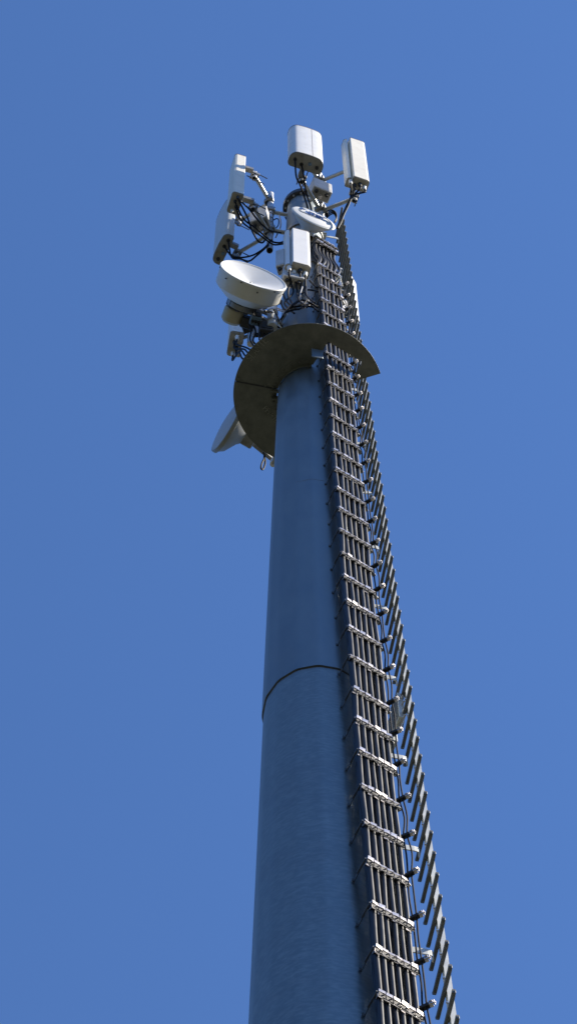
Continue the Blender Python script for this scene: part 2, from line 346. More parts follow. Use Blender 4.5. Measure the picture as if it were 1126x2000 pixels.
for iz, z in enumerate(rows+ROWS_TOP):
    topr = z in ROWS_TOP
    jt = random.uniform(-0.004, 0.004); tilt = random.uniform(-0.03, 0.03)
    bar = MB().box((0, 0.018, 0.0), (T1-T0+0.012, 0.006, 0.034)).box((0, -0.022, -0.060), (T1-T0, 0.004, 0.004))
    base = rp(z+random.uniform(-0.015, 0.015), (T0+T1)/2+jt, NOFF-0.012)
    br = bpy.data.objects.new('clamp_row', bar.mesh('clamp_row', M['dark'])); col.objects.link(br); br.parent = rack
    br.location = base-rack.location; br.rotation_euler = (0, tilt, angR)
    for k in range(6):
        x = -(T1-T0)/2+PITCH*(k+0.5)
        q = place('clip', clip_me, br, (x, 0, 0)); q.rotation_euler = (random.uniform(-.2, .2), random.uniform(-.08, .08), random.uniform(-.14, .14))
        place('cushion', cu, br, (x, 0, 0))
    aa = V((0.15, 0.989, 0)); xa = -(T1-T0)/2-0.006; arm = MB().box(V((xa, 0, 0))+aa*0.076, (0.005, 0.160, 0.024), (V((aa.y, -aa.x, 0)), aa, Z3)).box(V((xa-0.006, 0, 0))+aa*0.158, (0.020, 0.006, 0.032))
    arm.tube([V((xa-0.006, -0.02, -0.004)), V((xa-0.006, 0, -0.004))+aa*0.10], 0.0045, 6)
    place('standoff_arm', arm.mesh('standoff_arm', M['rung']), br, (0, 0, 0))
    if topr or z > 29.3: continue
    # side clamp for the two thin cables
    sb = rp(z+0.135, T1+0.0, NOFF-0.045)
    sc = bpy.data.objects.new('side_clamp', MB().box((0.0, 0.03, 0.0), (0.03, 0.09, 0.006)).box((0.03, 0, 0), (0.06, 0.03, 0.006)).mesh('side_clamp', M['galv_dull']))
    col.objects.link(sc); sc.parent = rack; sc.location = sb-rack.location; sc.rotation_euler = (0, random.uniform(-.06, .06), math.atan2(SA.y, SA.x)+random.uniform(-.08, .08))
    place('clamp_block', side_me, sc, (0, 0, 0)).scale = (.82, .9, .9); place('clamp_tip', tip_me, sc, (0, 0, 0)).scale = (.82, .95, .95)

# feeder cables, front and rear layer
def layer_label(k, rear):
    side = ['leftmost', 'second from left', 'third from left', 'third from right', 'second from right', 'rightmost'][k]
    return ('rear-layer' if rear else 'front-layer')+' thick black feeder cable, '+side+' on the clamp rack'
for rear in (0, 1):
    for k in range(6):
        t = T0+PITCH*(k+0.5)+(0.0235 if rear else 0.0)
        off = NOFF-0.018-(0.058 if rear else 0.0); pts = []
        z = 12.3; ph = random.uniform(0, 6)
        while z < 29.3:
            pts.append(rp(z, t+0.0045*math.sin(z*1.9+ph)+0.0022*math.sin(z*6.3+ph*3), off+0.004*math.sin(z*2.3+ph*2))); z += 0.25
        for z, dt, do in ((29.5, 0, 0), (29.66, 0.004, 0.0), (29.84, 0.03, -0.01), (30.02, 0.035, -0.02), (30.2, 0.0, -0.03), (30.36, -0.012, -0.03), (30.55, -0.008, -0.02), (30.75, -0.005, -0.03), (31.0, -0.02, -0.06), (31.3, -0.03-0.03*k, -0.12)):
            pts.append(rp(z, t+dt*(1+0.3*math.sin(k*1.7+rear)), off+do))
        pts = smooth_path(pts, 2)
        b = MB().tube(pts, (0.0185, 0.0188, 0.0176, 0.0186, 0.0172, 0.0184)[k] if not rear else 0.0150, 10); o = b.build('feeder_cable', M['black'], None, off=pts[0]); o.location = pts[0]
        tag(o, layer_label(k, rear), 'cable', 'feeder cables on the rack')
for k in range(2):
    pts = []
    for iz, z in enumerate(rows[:-2]):
        bq = rp(z+0.135, T1, NOFF-0.045)+SA*(0.036+0.028*k)+SP*0.002
        pts.append(bq)
        q = rp(z+0.135+0.25, T1, NOFF-0.045)+SA*(0.036+0.028*k+0.012*math.sin(iz*1.3+k)+0.006)+SP*0.01*math.cos(iz*2.1+k)
        pts.append(q)
    pts = smooth_path(pts, 4); o = MB().tube(pts, 0.0062, 8).build('thin_cable', M['jumper'], None, off=pts[0]); o.location = pts[0]
    tag(o, ['thin black cable in the side clamps, the one nearer the feeder cables', 'thin black cable in the side clamps, the one nearer the ladder'][k], 'cable', 'thin cables beside the rack')

# ------------------------------------------------------------------ climbing ladder
LN = V((0.98, 0.196, 0)).normalized(); LD = V((-LN.y, LN.x, 0)); LOFF = 0.288; angL = math.atan2(LD.y, LD.x)
def lp(z, t=0, o=LOFF): return LN*(R(z)+o)+LD*t+V((0, 0, z))
lad = thing('climbing_ladder', 'single-rail galvanised climbing ladder standing off the right of the mast', 'ladder', tuple(lp(12.5)))
b = MB(); zA, zB = 12.5, 33.2
for z0, z1 in ((12.5, 18.0), (18.006, 23.6), (23.606, 29.2), (29.206, 33.2)):
    b = MB(); A, B = lp(z0), lp(z1); up = (B-A).normalized()
    for t, wd, o, dp in ((0, 0.046, 0.0, 0.004), (-0.021, 0.004, 0.020, 0.036), (0.021, 0.004, 0.020, 0.036)):
        b.box((A+B)/2+LD*t+LN*o, (wd, dp, (B-A).length), (LD, LN, up))
    b.build('rail', M['rail'], lad)
for z in (18.0, 23.6, 29.2):
    q_ = lp(z, 0, LOFF-0.004); MB().box(q_, (0.040, 0.005, 0.20), (LD, LN, Z3), 0.002).build('splice_plate', M['galv'], lad)
hl = 0.195
rg = MB(); prof = [(-0.010, -0.014), (0.010, -0.014), (0.013, -0.010), (0.013, 0.012), (-0.013, 0.012), (-0.013, -0.010)]
secs = [(-hl-0.004, 0.018, .75), (-hl+0.002, 0.010, 1), (-hl+0.022, 0.0, 1), (hl-0.022, 0.0, 1), (hl-0.002, 0.010, 1), (hl+0.004, 0.018, .75)]
P = [(t, y*q, z*q+dz) for t, dz, q in secs for y, z in prof]
fs = [(l*6+i, l*6+(i+1) % 6, l*6+6+(i+1) % 6, l*6+6+i) for l in range(5) for i in range(6)]+[(5, 4, 3, 2, 1, 0), tuple(30+i for i in range(6))]
rung_me = rg.add(P, fs).mesh('rung', M['rung'])
stud_me = MB().lathe([(0, 0.016), (0.006, 0.014), (0.009, 0.004), (0.009, 0)], 8, (V((0, 0, 0)), V((0, 1, 0)), Z3, X3)).mesh('stud', M['steel'])
z = 12.717; nr = 0
while z < 33.1:
    r_ = place('rung', rung_me, lad, lp(z, 0, LOFF-0.017)-lad.location, (0, random.uniform(-.008, .008), angL))
    z2 = z+0.09
    for t in (-0.015,):
        for zz in (0.07, 0.16):
            place('stud', stud_me, lad, lp(z+zz, t, LOFF-0.002)-lad.location, (0, 0, angL+math.pi/2))
    z += 0.2825; nr += 1
for z in (12.9, 14.35, 15.72, 17.05, 18.4, 19.75, 21.1, 22.4, 23.7, 25.0, 26.6, 28.0, 29.5, 31.0, 32.3):
    b = MB(); pts = [lp(z, 0.0, -0.01), lp(z, 0.0, 0.10), lp(z, 0.0, 0.20), lp(z, 0.004, 0.225), lp(z, 0.014, 0.238), lp(z, 0.03, 0.243), lp(z, 0.05, 0.243)]
    P = []
    for i, p in enumerate(pts):
        d = (pts[min(i+1, 6)]-pts[max(i-1, 0)]).normalized(); nrm = Z3.cross(d)*0.004
        hh = Z3*0.032; P += [p-nrm-hh, p+nrm-hh, p+nrm+hh, p-nrm+hh]
    fs = [(k*4+j, k*4+(j+1) % 4, k*4+4+(j+1) % 4, k*4+4+j) for k in range(6) for j in range(4)]+[(3, 2, 1, 0), (24, 25, 26, 27)]
    b.add(P, fs); b.box(lp(z, 0.0, 0.045), (0.07, 0.09, 0.012), (LN, LD, Z3)); b.box(lp(z, 0.0, 0.03), (0.05, 0.05, 0.08), (LN, LD, Z3))
    b.build('standoff_bracket', M['rail'], lad)
# folding rest platform: two ribbed plates either side of the rail
zr = 19.35
rest = thing('rest_platform', 'folded grey ribbed foot plates fixed to the ladder rail', 'rest platform', tuple(lp(zr, 0, LOFF-0.05)))
for (px, py, zz, hgt, wd) in ((776, 1393, zr, 0.42, 0.15), (763, 1436, zr-0.1, 0.40, 0.12)):
    p = at(px, py, zz); ax = (RD*0.5+LN*0.5, None, Z3); xd = V((0.35, -0.94, 0)).normalized(); yd = Z3.cross(xd)
    pl = MB().box(p, (wd, 0.050, hgt), (xd, yd, Z3), 0.004).build('foot_plate', M['rail'], rest)
    rb = MB()
    for k in range(12): rb.box(p+Z3*(-hgt/2+0.03+k*(hgt-0.06)/11)+yd*0.0265, (wd*0.86, 0.004, 0.010), (xd, yd, Z3))
    for k in range(12): rb.box(p+Z3*(-hgt/2+0.03+k*(hgt-0.06)/11)-yd*0.0265, (wd*0.86, 0.004, 0.010), (xd, yd, Z3))
    rb.build('rib', M['galv_dull'], pl)
    q = lp(zz, 0, LOFF-0.02)
    for dz in (-0.12, 0.12): MB().tube([p+Z3*dz, q+Z3*dz], 0.009, 8).build('hinge_pin', M['steel'], rest)

# ------------------------------------------------------------------ panel antennas
def stadium(W, Dp, bulge=0.02, n=7, rc=None):
    rc = rc or Dp*0.48; P = []
    for cx, cy, a0 in ((W/2-rc, -Dp+rc, -90), (W/2-rc*0.6, -rc*0.6, 0), (-W/2+rc*0.6, -rc*0.6, 90), (-W/2+rc, -Dp+rc, 180)):
        q = rc if a0 in (-90, 180) else rc*0.6
        for k in range(n):
            a = math.radians(a0+90*k/(n-1)); P.append((cx+q*math.cos(a), cy+q*math.sin(a)))
    fl = (W/2-rc)*2; P2 = []
    for x, y in P:
        if y < -Dp*0.6: y -= bulge*max(0, 1-(2*x/W)**2)
        P2.append((x, y))
    last, first = P2[-1], P2[0]
    for k in range(1, 6):
        x = last[0]+(first[0]-last[0])*k/6; P2.append((x, -Dp-bulge*(1-(2*x/W)**2)))
    return P2
def ridge(W, Dp):
    h = W/2; s = W*0.16; g_ = W*0.075
    L = [(-h+0.01, 0), (-h, -0.012), (-h, -Dp*0.62), (-h+0.012, -Dp*0.72), (-h+s-0.004, -Dp*0.80), (-h+s, -Dp*0.40), (-h+s+g_, -Dp*0.40), (-h+s+g_+0.004, -Dp*0.97), (-h+s+g_+0.012, -Dp)]
    Rr = [(h-0.035, -Dp), (h-0.012, -Dp*0.95), (h, -Dp*0.84), (h, -0.012), (h-0.01, 0)]
    return L+Rr
def box_prof(W, Dp):
    h = W/2; c_ = 0.03; return [(-h+0.008, 0), (-h, -0.008), (-h, -Dp+c_), (-h+c_*0.3, -Dp+c_*0.3), (-h+c_, -Dp), (h-c_, -Dp), (h-c_*0.3, -Dp+c_*0.3), (h, -Dp+c_), (h, -0.008), (h-0.008, 0)]
def panel(label, P, a, W, Dp, L, style, m, conns, capm='cap', seams=False, stubs=None):
    """P: centre of the bottom edge of the back face"""
    rz = math.radians(a); t = thing('panel_antenna', label, 'antenna', tuple(P), rz, 'panel antennas')
    prof = {'round': lambda: stadium(W, Dp), 'ridge': lambda: ridge(W, Dp), 'box': lambda: box_prof(W, Dp)}[style]()
    o0 = V((0, 0, 0)); cx = 0; cy = -Dp/2
    rd = MB().prism(prof, 0, L, True, style == 'round').build('radome', m, t, o0, 30); fixnormals(rd)
    sc = lambda q: [(x*q, cy+(y-cy)*q) for x, y in prof]
    tcap = MB().prism(sc(1.012), L+0.0005, L+0.018).build('top_cap', M['edge'], t, o0); fixnormals(tcap)
    bc = MB().prism(sc(1.006), -0.022, -0.0005); bc.prism(sc(0.92), -0.036, -0.0215); bcap = bc.build('bottom_cap', M[capm], t, o0); fixnormals(bcap)
    for (x, y, r_, ln, mm) in conns:
        c_ = MB().lathe([(0, -0.036-ln), (r_*0.8, -0.036-ln), (r_, -0.036-ln*0.85), (r_, -0.036-ln*0.35), (r_*1.15, -0.036-ln*0.3), (r_*1.15, -0.034)], 12)
        q = c_.build('connector', M[mm], bcap, o0); q.location = (x, y, 0)
    if seams:
        x = W*0.12; MB().box((x, -Dp-0.0193, L/2), (0.004, 0.003, L*0.998)).build('seam_line', M['edge'], t, o0)
    return t, Matrix.Translation(V(P)) @ Matrix.Rotation(rz, 4, 'Z')

def stub_pipe(parent, c, h=0.26, r=0.033):
    o = MB().pipe(c-Z3*h/2, c+Z3*h/2, r).build('stub_pipe', M['galv'], parent); return o
def clamp(parent, c, d, w_=0.10, rods=True, seed=0):
    """saddle clamp round a stub: two plates and threaded rods along d"""
    d = V(d).normalized(); s_ = Z3.cross(d); b = MB()
    for q in (-0.042, 0.042): b.box(c+d*q, (0.014, w_, 0.085), (d, s_, Z3), 0.003)
    for q in (-1, 1):
        b.box(c+s_*q*w_*0.42, (0.09, 0.012, 0.07), (d, s_, Z3))
    o = b.build('clamp', M['galv_dull'], parent)
    if rods:
        rb = MB(); rnd = random.Random(seed)
        for q, zz in ((-1, 0.025), (1, -0.025)):
            rb.tube([c+s_*q*w_*0.36+Z3*zz-d*0.09, c+s_*q*w_*0.36+Z3*zz+d*(0.13+rnd.random()*0.06)], 0.0065, 6)
        rb.build('threaded_rod', M['dark'], o)
    return o
def arm(parent, a, b_, r=0.024, m='galv', name='arm'):
    return MB().tube([a, b_], r, 14).build(name, M[m], parent)

def hd(a): return frame(a)
# ---- front (right-hand) sector mount
ZU, ZL = 33.6, 32.15
hubU, hubL = at(622, 357, ZU), at(627, 411, ZL)
mA = thing('antenna_mount', 'grey pipe mount with arms carrying the two top antennas beside the radio box', 'antenna mount', (hubL.x, hubL.y, 31.6), 0, 'antenna mounts')
pA = V(((hubU.x+hubL.x)/2, (hubU.y+hubL.y)/2, 0))
MB().pipe(V((pA.x, pA.y, 31.7)), V((pA.x, pA.y, 34.0)), 0.04).build('mount_pipe', M['galv'], mA)
for z_ in (31.9, 33.1):
    arm(mA, V((pA.x, pA.y, z_)), V((0.02, -R(z_)*0.6, z_)), 0.03)
hubU = V((pA.x, pA.y, ZU)); hubL = V((pA.x, pA.y, ZL))
sA1L, sA2L = at(589, 350, ZL), at(691, 387, ZL)
sA2U = at(671, 320, ZU); sA1U = V((sA1L.x, sA1L.y, ZU))
sA2U = V((sA2L.x, sA2L.y, ZU))
for i, (h_, s_) in enumerate(((hubL, sA1L), (hubL, sA2L), (hubU, sA1U), (hubU, sA2U))):
    arm(mA, h_, s_, 0.026); stub_pipe(mA, s_); clamp(mA, s_, hd(20)[0], seed=i)
    d_ = (s_-h_).normalized(); MB().box(h_+d_*0.05, (0.05, 0.11, 0.13), (d_, Z3.cross(d_), Z3), 0.004).build('hub_clamp', M['galv_dull'], mA)
nA, tA = hd(21)
# ---- left sector mount
mB = thing('antenna_mount', 'upright grey pipe with splayed arms carrying the two left antennas', 'antenna mount', (-0.41, -0.1, 31.2), 0, 'antenna mounts')
UB, LB = 33.4, 31.9
pB0, pB1 = at(528, 379, 33.8), at(526, 489, 31.2); pB = (pB0+pB1)/2
MB().pipe(V((pB.x, pB.y, 31.18)), V((pB.x, pB.y, 33.82)), 0.040).build('mount_pipe', M['galv'], mB)
for z_ in (32.95, 32.1):
    q = V((-R(z_)*0.7, -0.03, z_)); p = V((pB.x, pB.y, z_)); arm(mB, p, q, 0.03)
    d_ = (q-p).normalized(); MB().box(p, (0.11, 0.12, 0.12), (d_, Z3.cross(d_), Z3), 0.01).build('hub_clamp', M['galv_dull'], mB)
sB1U, sB1L = at(497, 336, UB), at(494, 411, LB); sB1 = (sB1U+sB1L)/2
sB2U, sB2L = at(465, 434, UB), at(464, 493, LB); sB2 = (sB2U+sB2L)/2
for i, (z_, s_) in enumerate(((UB, sB1), (LB, sB1), (UB, sB2), (LB, sB2))):
    s_ = V((s_.x, s_.y, z_)); h_ = V((pB.x, pB.y, z_)); arm(mB, h_, s_, 0.026); stub_pipe(mB, s_, 0.28); clamp(mB, s_, hd(-62)[0]*-1, seed=i+10)
    d_ = (s_-h_).normalized(); MB().box(h_+d_*0.03, (0.07, 0.11, 0.12), (d_, Z3.cross(d_), Z3), 0.004).build('hub_clamp', M['galv_dull'], mB)
# U-bolts on the pipe
for z_ in (33.0, 32.75, 32.55, 32.35):
    MB().lathe([(0.0405, -0.008), (0.046, -0.008), (0.046, 0.008), (0.0405, 0.008)], 20, (V((pB.x, pB.y, z_)), X3, Y3, Z3)).build('pipe_band', M['dark'], mB)
def link(t, mw, stubs, a):
    """tilt brackets from the antenna back to its stub pipes (parts of the antenna)"""
    n_, s_ = hd(a); inv = mw.inverted()
    for st in stubs:
        L0 = inv @ V(st); y0 = 0.0
        b = MB(); b.box((0, (L0.y+y0)/2, L0.z), (0.06, max(0.02, abs(L0.y-y0)-0.05), 0.09)); b.box((0, 0.008, L0.z), (0.12, 0.016, 0.12), None, 0.003)
        b.build('bracket', M['galv_dull'], t, V((0, 0, 0)))
C4 = lambda W, Dp, ms, r=0.017, ln=0.07: [(-W*0.33, -Dp*0.55, r, ln, ms[0]), (-W*0.11, -Dp*0.35, r, ln*.7, ms[1]), (W*0.11, -Dp*0.55, r, ln*.7, ms[2]), (W*0.33, -Dp*0.45, r, ln, ms[3])]
def backpt(px, py, z, a, Dp):       # bottom-face centre seen at pixel -> back-face centre
    n_, s_ = hd(a); return at(px, py, z)-n_*Dp/2
ants = {}
def mk(key, label, px, py, z, a, W, Dp, L, style, m, ms, capm='cap', seams=False, stubs=None, **k):
    P = backpt(px, py, z, a, Dp); t, mw = panel(label, P, a, W, Dp, L, style, M[m], C4(W, Dp, ms, **k), capm, seams); ants[key] = (t, mw)
    if stubs: link(t, mw, stubs, a)
mk('A1', 'wide white antenna with rounded edges at the very top of the mast', 597, 318, 32.0, 19, 0.43, 0.18, 1.38, 'round', 'radome_w', ('rubber', 'rubber', 'bluepart', 'rubber'), 'cap_d', True, (sA1L, sA1U), ln=0.03, r=0.02)
mk('A2', 'cream ribbed antenna at the top right with pale connectors beneath', 697, 358, 31.95, 19, 0.275, 0.16, 1.95, 'ridge', 'radome_c', ('radome_w', 'rubber', 'rubber', 'radome_w'), 'cap', False, (sA2L, sA2U), ln=0.13, r=0.023)
mk('B1', 'narrow cream antenna at upper left, half sunlit and half in shadow', 459, 396, 31.6, -72, 0.27, 0.14, 1.85, 'box', 'radome_c', ('radome_w', 'rubber', 'rubber', 'rubber'), 'cap', False, (sB1L, sB1U), ln=0.09)
mk('B2', 'wide bowed pale antenna furthest left, seen from its dark end cap', 436, 486, 31.55, -64, 0.40, 0.12, 1.62, 'round', 'radome_g', ('rubber', 'bluepart', 'rubber', 'rubber'), 'cap_d', False, (V((sB2.x, sB2.y, LB)), V((sB2.x, sB2.y, UB))), ln=0.03, r=0.02)
mk('C1', 'bright white ribbed antenna in front of the mast beneath the small logo dish', 580, 526, 29.0, 15, 0.28, 0.16, 1.38, 'ridge', 'radome_b', ('radome_w', 'radome_w', 'rubber', 'radome_w'), 'cap', False, None, ln=0.12, r=0.024)
mk('C2', 'white antenna showing behind the ladder on the right of the mast', 687, 622, 30.0, 62, 0.20, 0.12, 1.5, 'box', 'radome_w', ('rubber', 'rubber', 'rubber', 'rubber'), 'cap_d', False, None)
mk('C3', 'grey-lit antenna with tangled cables beneath, below the large open dish', 459, 671, 28.6, -80, 0.29, 0.15, 1.5, 'box', 'radome_w', ('radome_w', 'rubber', 'rubber', 'radome_w'), 'cap', False, None, ln=0.12, r=0.021)
t3 = ants['C3'][0]; inv3 = ants['C3'][1].inverted(); q3 = at(489, 672, 28.35)
MB().tube([inv3 @ q3, inv3 @ (q3+Z3*1.5)], 0.038, 20).build('mount_pipe', M['galv'], t3, V((0, 0, 0)))
for key, zz in (('C1', (29.25, 30.2)), ('C2', (30.3, 31.2)), ('C3', (28.85, 29.7))):
    t, mw = ants[key]; inv = mw.inverted()
    for z_ in zz:
        a_ = inv @ V((0, 0, z_)); L = a_.length
        d = V((a_.x, a_.y, 0)).normalized(); c_ = V((0, 0.01, a_.z)); e_ = c_+d*(V((a_.x, a_.y, 0)).length-R(z_)*0.9)
        b = MB().tube([c_, e_], 0.022, 10); b.box((0, 0.01, a_.z), (0.12, 0.018, 0.12), None, 0.003); b.build('bracket', M['galv_dull'], t, V((0, 0, 0)))

# ------------------------------------------------------------------ radio boxes
def radio(label, px, py, z, a, size, m='rru', fins=True, ports=3):
    p = at(px, py, z); t = thing('radio_unit', label, 'radio unit', tuple(p), math.radians(a), 'radio boxes'); w_, d_, h_ = size; o0 = V((0, 0, 0))
    c_ = MB().box((0, 0, h_/2), size, None, 0.008).build('case', M[m], t, o0)
    pl = MB().box((0, 0, -0.004), (w_*0.86, d_*0.8, 0.012)).build('port_plate', M['cap_d'], t, o0)
    for k in range(ports):
        q = MB().lathe([(0, -0.06), (0.016, -0.06), (0.018, -0.02), (0.024, -0.018), (0.024, -0.009)], 12).build('port', M['rubber' if k != 1 else 'steel'], pl, o0)
        q.location = ((k-(ports-1)/2)*w_*0.27, (k % 2-0.5)*d_*0.3, 0)
    if fins:
        for k in range(6): MB().box((-w_/2+w_*(k+0.5)/6, d_/2+0.012, h_/2), (0.006, 0.024, h_*0.86)).build('fin', M[m], t, o0)
    return t
radio('pale grey radio box on the mount beside the top antennas', 626, 380, 32.35, 24, (0.25, 0.15, 0.42))
radio('shaded grey radio box behind the left mount pipe', 508, 440, 32.0, -20, (0.22, 0.17, 0.5))
radio('small pale box left of the white ribbed antenna, partly hidden behind it', 549, 527, 29.1, -15, (0.10, 0.12, 0.62), ports=2, fins=False)
radio('dim box low on the mast among the hanging jumper cables', 571, 552, 28.75, 12, (0.24, 0.14, 0.36))
radio('small pale grey box showing above the guard plate at left', 505, 654, 27.9, -10, (0.12, 0.05, 0.36), ports=2, fins=False)
radio('small white box between the cable rack and the ladder above the guard plate', 668, 607, 28.9, 40, (0.12, 0.07, 0.42), ports=1, fins=False)

# ------------------------------------------------------------------ dishes
def dax(P, a, tilt=0.0):
    n_, s_ = frame(a); return (V(P), s_, Z3, n_)
# big open dish
aD = 20; rim = at(495, 537, 28.0); nD, sD = frame(aD)
d1 = thing('microwave_dish', 'large open white microwave dish with deep drum, left of the mast', 'dish', tuple(rim-nD*0.3), 0, 'microwave dishes')
Rd = 0.367; axd = dax(rim, aD)
dr = MB().lathe([(Rd-0.010, -0.004), (Rd+0.004, 0.0), (Rd+0.010, -0.006), (Rd+0.010, -0.030), (Rd, -0.034), (Rd-0.006, -0.19), (Rd-0.03, -0.215), (0.22, -0.30), (0.14, -0.32), (0.14, -0.345), (0.0, -0.345)], 72, axd).build('drum', M['dish'], d1, angle=30)
prof = [(Rd-0.008, -0.003)]+[((Rd-0.010)*q, -0.095+0.090*q**1.1) for q in [1-k/14 for k in range(14)]]+[(0.0, -0.096)]
MB().lathe(prof, 72, axd).build('reflector', M['dish_rad'], d1, angle=60)
MB().lathe([(0.014, -0.098), (0.014, -0.088), (0.009, -0.084), (0, -0.084)], 16, axd).build('feed', M['dish'], d1)
bt = MB().lathe([(0, 0.008), (0.008, 0.006), (0.010, 0)], 8)
for k in range(12):
    an = 2*math.pi*(k+.35)/12; q = rim+(sD*math.cos(an)+Z3*math.sin(an))*(Rd+0.004)-nD*(0.065 if k % 2 else 0.02)
    MB().tube([q, q+(sD*math.cos(an)+Z3*math.sin(an))*0.012], 0.008, 8).build('rivet', M['dark'], dr)
bk = rim-nD*0.345
rg_ = MB().lathe([(0.15, 0.02), (0.175, 0.02), (0.175, -0.035), (0.15, -0.035)], 36, dax(bk, aD)).build('mounting_ring', M['galv_dull'], d1)
for k in range(10):
    an = 2*math.pi*k/10; q = bk+(sD*math.cos(an)+Z3*math.sin(an))*0.15; MB().box(q-nD*0.01, (0.05, 0.035, 0.09), (sD, Z3, nD), 0.004).build('lug', M['dark'], rg_)
od = MB(); c_ = bk-nD*0.16; od.lathe([(0.0, 0.10), (0.105, 0.09), (0.115, 0.07), (0.115, -0.05), (0.09, -0.08), (0, -0.085)], 28, dax(c_-sD*0.06, aD)); od.build('radio_case', M['odu'], d1, angle=35)
MB().box(c_+sD*0.10-Z3*0.06, (0.13, 0.12, 0.12), (sD, Z3, nD), 0.01).build('connector_box', M['dark'], d1)
pp = at(531, 640, 27.62); pt = V((pp.x, pp.y, 28.35))
MB().tube([pp, pt], 0.056, 24).build('mount_pipe', M['radome_g'], d1)
MB().lathe([(0.057, -0.02), (0.064, -0.02), (0.064, 0.02), (0.057, 0.02)], 24, (pp+Z3*0.18, X3, Y3, Z3)).build('pipe_band', M['galv'], d1)
MB().lathe([(0.057, -0.02), (0.064, -0.02), (0.064, 0.02), (0.057, 0.02)], 24, (pp+Z3*0.5, X3, Y3, Z3)).build('pipe_band', M['galv'], d1)
cc = (pp+pt)/2
for dz in (-0.12, 0.12):
    MB().box((bk+cc)/2+Z3*dz-nD*0.02, ((cc-bk).length*0.9, 0.03, 0.07), ((cc-bk).normalized(), Z3.cross((cc-bk).normalized()), Z3), 0.004).build('tilt_bracket', M['galv_dull'], d1)
    arm(d1, V((cc.x, cc.y, cc.z+dz*1.6)), V((-R(cc.z)*0.7, 0.02, cc.z+dz*1.6)), 0.028)
MB().tube([cc+V((0.05, -0.07, 0.12)), cc+V((0.17, -0.02, 0.10))], 0.007, 6).tube([cc+V((0.05, -0.07, 0.06)), cc+V((0.17, -0.02, 0.04))], 0.007, 6).build('threaded_rod', M['steel'], d1)
MB().tube([rim-nD*0.26+sD*0.22-Z3*0.28, cc+V((0.0, -0.07, -0.05))], 0.014, 8).build('strut', M['dark'], d1)
# logo dish
aG = 24; fc = at(613, 424, 31.0); nG, sG = frame(aG)
d2 = thing('microwave_dish', 'small white dish with blue lettering in front of the mast head', 'dish', tuple(fc-nG*0.1), 0, 'microwave dishes')
axg = dax(fc, aG); Rg = 0.272
MB().lathe([(Rg-0.02, 0.0), (Rg, -0.004), (Rg+0.012, -0.012), (Rg+0.012, -0.026), (Rg-0.01, -0.034), (Rg-0.05, -0.07), (0.09, -0.17), (0.09, -0.2), (0, -0.2)], 64, axg).build('dish_shell', M['radome_g'], d2, angle=35)
fr = MB().lathe([(Rg-0.006, -0.001), (Rg*0.8, 0.012), (Rg*0.5, 0.022), (Rg*0.2, 0.027), (0.0, 0.028)], 64, axg).build('radome', M['dish_rad'], d2)
def on_dish(u, v): rr = math.hypot(u, v)/Rg; return fc+sG*u+Z3*v+nG*(0.029-0.027*rr*rr*0.98)
# print: swirl arcs, then a line of blue letters
for q, rr in enumerate((0.055, 0.075)):
    pts = [on_dish(-0.145+rr*math.cos(t)*0.8, 0.01+rr*math.sin(t)*1.25) for t in [math.radians(60+k*14) for k in range(18)]]
    MB().tube(pts, 0.0035, 4).build('logo_arc', M['logo_g'], fr)
for q in range(2):
    pts = [on_dish(-0.15+0.03*k, -0.085-0.05*q*0.6+0.10*(k/9.0-0.45)**2*2.2) for k in range(10)]
    MB().tube(pts, 0.003, 4).build('logo_arc', M['logo_g'], fr)
pts = [on_dish(-0.165+0.022*math.cos(t), 0.055+0.03*math.sin(t)) for t in [math.radians(k*30) for k in range(10)]]
MB().tube(pts, 0.009, 4).build('logo_mark', M['logo'], fr)
letters = [(-0.095, 'N'), (-0.06, 'E'), (-0.02, 'E'), (0.02, 'S'), (0.065, 'E'), (0.11, 'L')]
for x, ch in letters:
    b = MB(); Lw, st_ = G[ch]
    for st in st_: b.tube([on_dish(x+(q[0]-.5)*0.034, -0.02+(q[1]-.5)*0.11) for q in st], 0.009, 4)
    b.build('letter', M['logo'], fr)
MB().tube([on_dish(0.14, -0.045), on_dish(0.20, -0.045)], 0.004, 4).build('logo_arc', M['logo_g'], fr)
gp_ = at(606, 466, 30.7); gpt = V((gp_.x, gp_.y, 31.5))
MB().pipe(gp_, gpt, 0.040, 0.004).build('mount_pipe', M['radome_g'], d2)
MB().box((fc-nG*0.2+V((gp_.x, gp_.y, fc.z)))/2, (0.09, 0.14, 0.16), (sG, nG, Z3), 0.006).build('tilt_bracket', M['galv_dull'], d2)
for z_ in (31.3, 30.95): arm(d2, V((gp_.x, gp_.y, z_)), V((0.03, -R(z_)*0.7, z_)), 0.03)
# rear-left dish behind the guard plate
aR = -58; fr_ = at(441, 832, 27.3); nR, sR = frame(aR)
d3 = thing('microwave_dish', 'shaded white dish sticking out behind the guard plate at left', 'dish', tuple(fr_-nR*0.2), 0, 'microwave dishes')
Rr_ = 0.30; axr = dax(fr_, aR)
MB().lathe([(Rr_-0.008, -0.001), (Rr_*0.7, 0.014), (Rr_*0.35, 0.024), (0, 0.027)], 56, axr).build('radome', M['radome_d'], d3)
MB().lathe([(Rr_-0.01, -0.001), (Rr_+0.006, -0.004), (Rr_+0.010, -0.02), (Rr_+0.008, -0.045), (Rr_-0.012, -0.05), (Rr_-0.05, -0.11), (0.12, -0.19), (0.1, -0.215), (0, -0.215)], 56, axr).build('dish_shell', M['shell_d'], d3, angle=35)
q0 = fr_-nR*0.215; tr = at(533, 899, 27.3)
MB().box(q0-nR*0.06, (0.14, 0.14, 0.16), (sR, nR, Z3), 0.012).build('radio_case', M['cap_d'], d3)
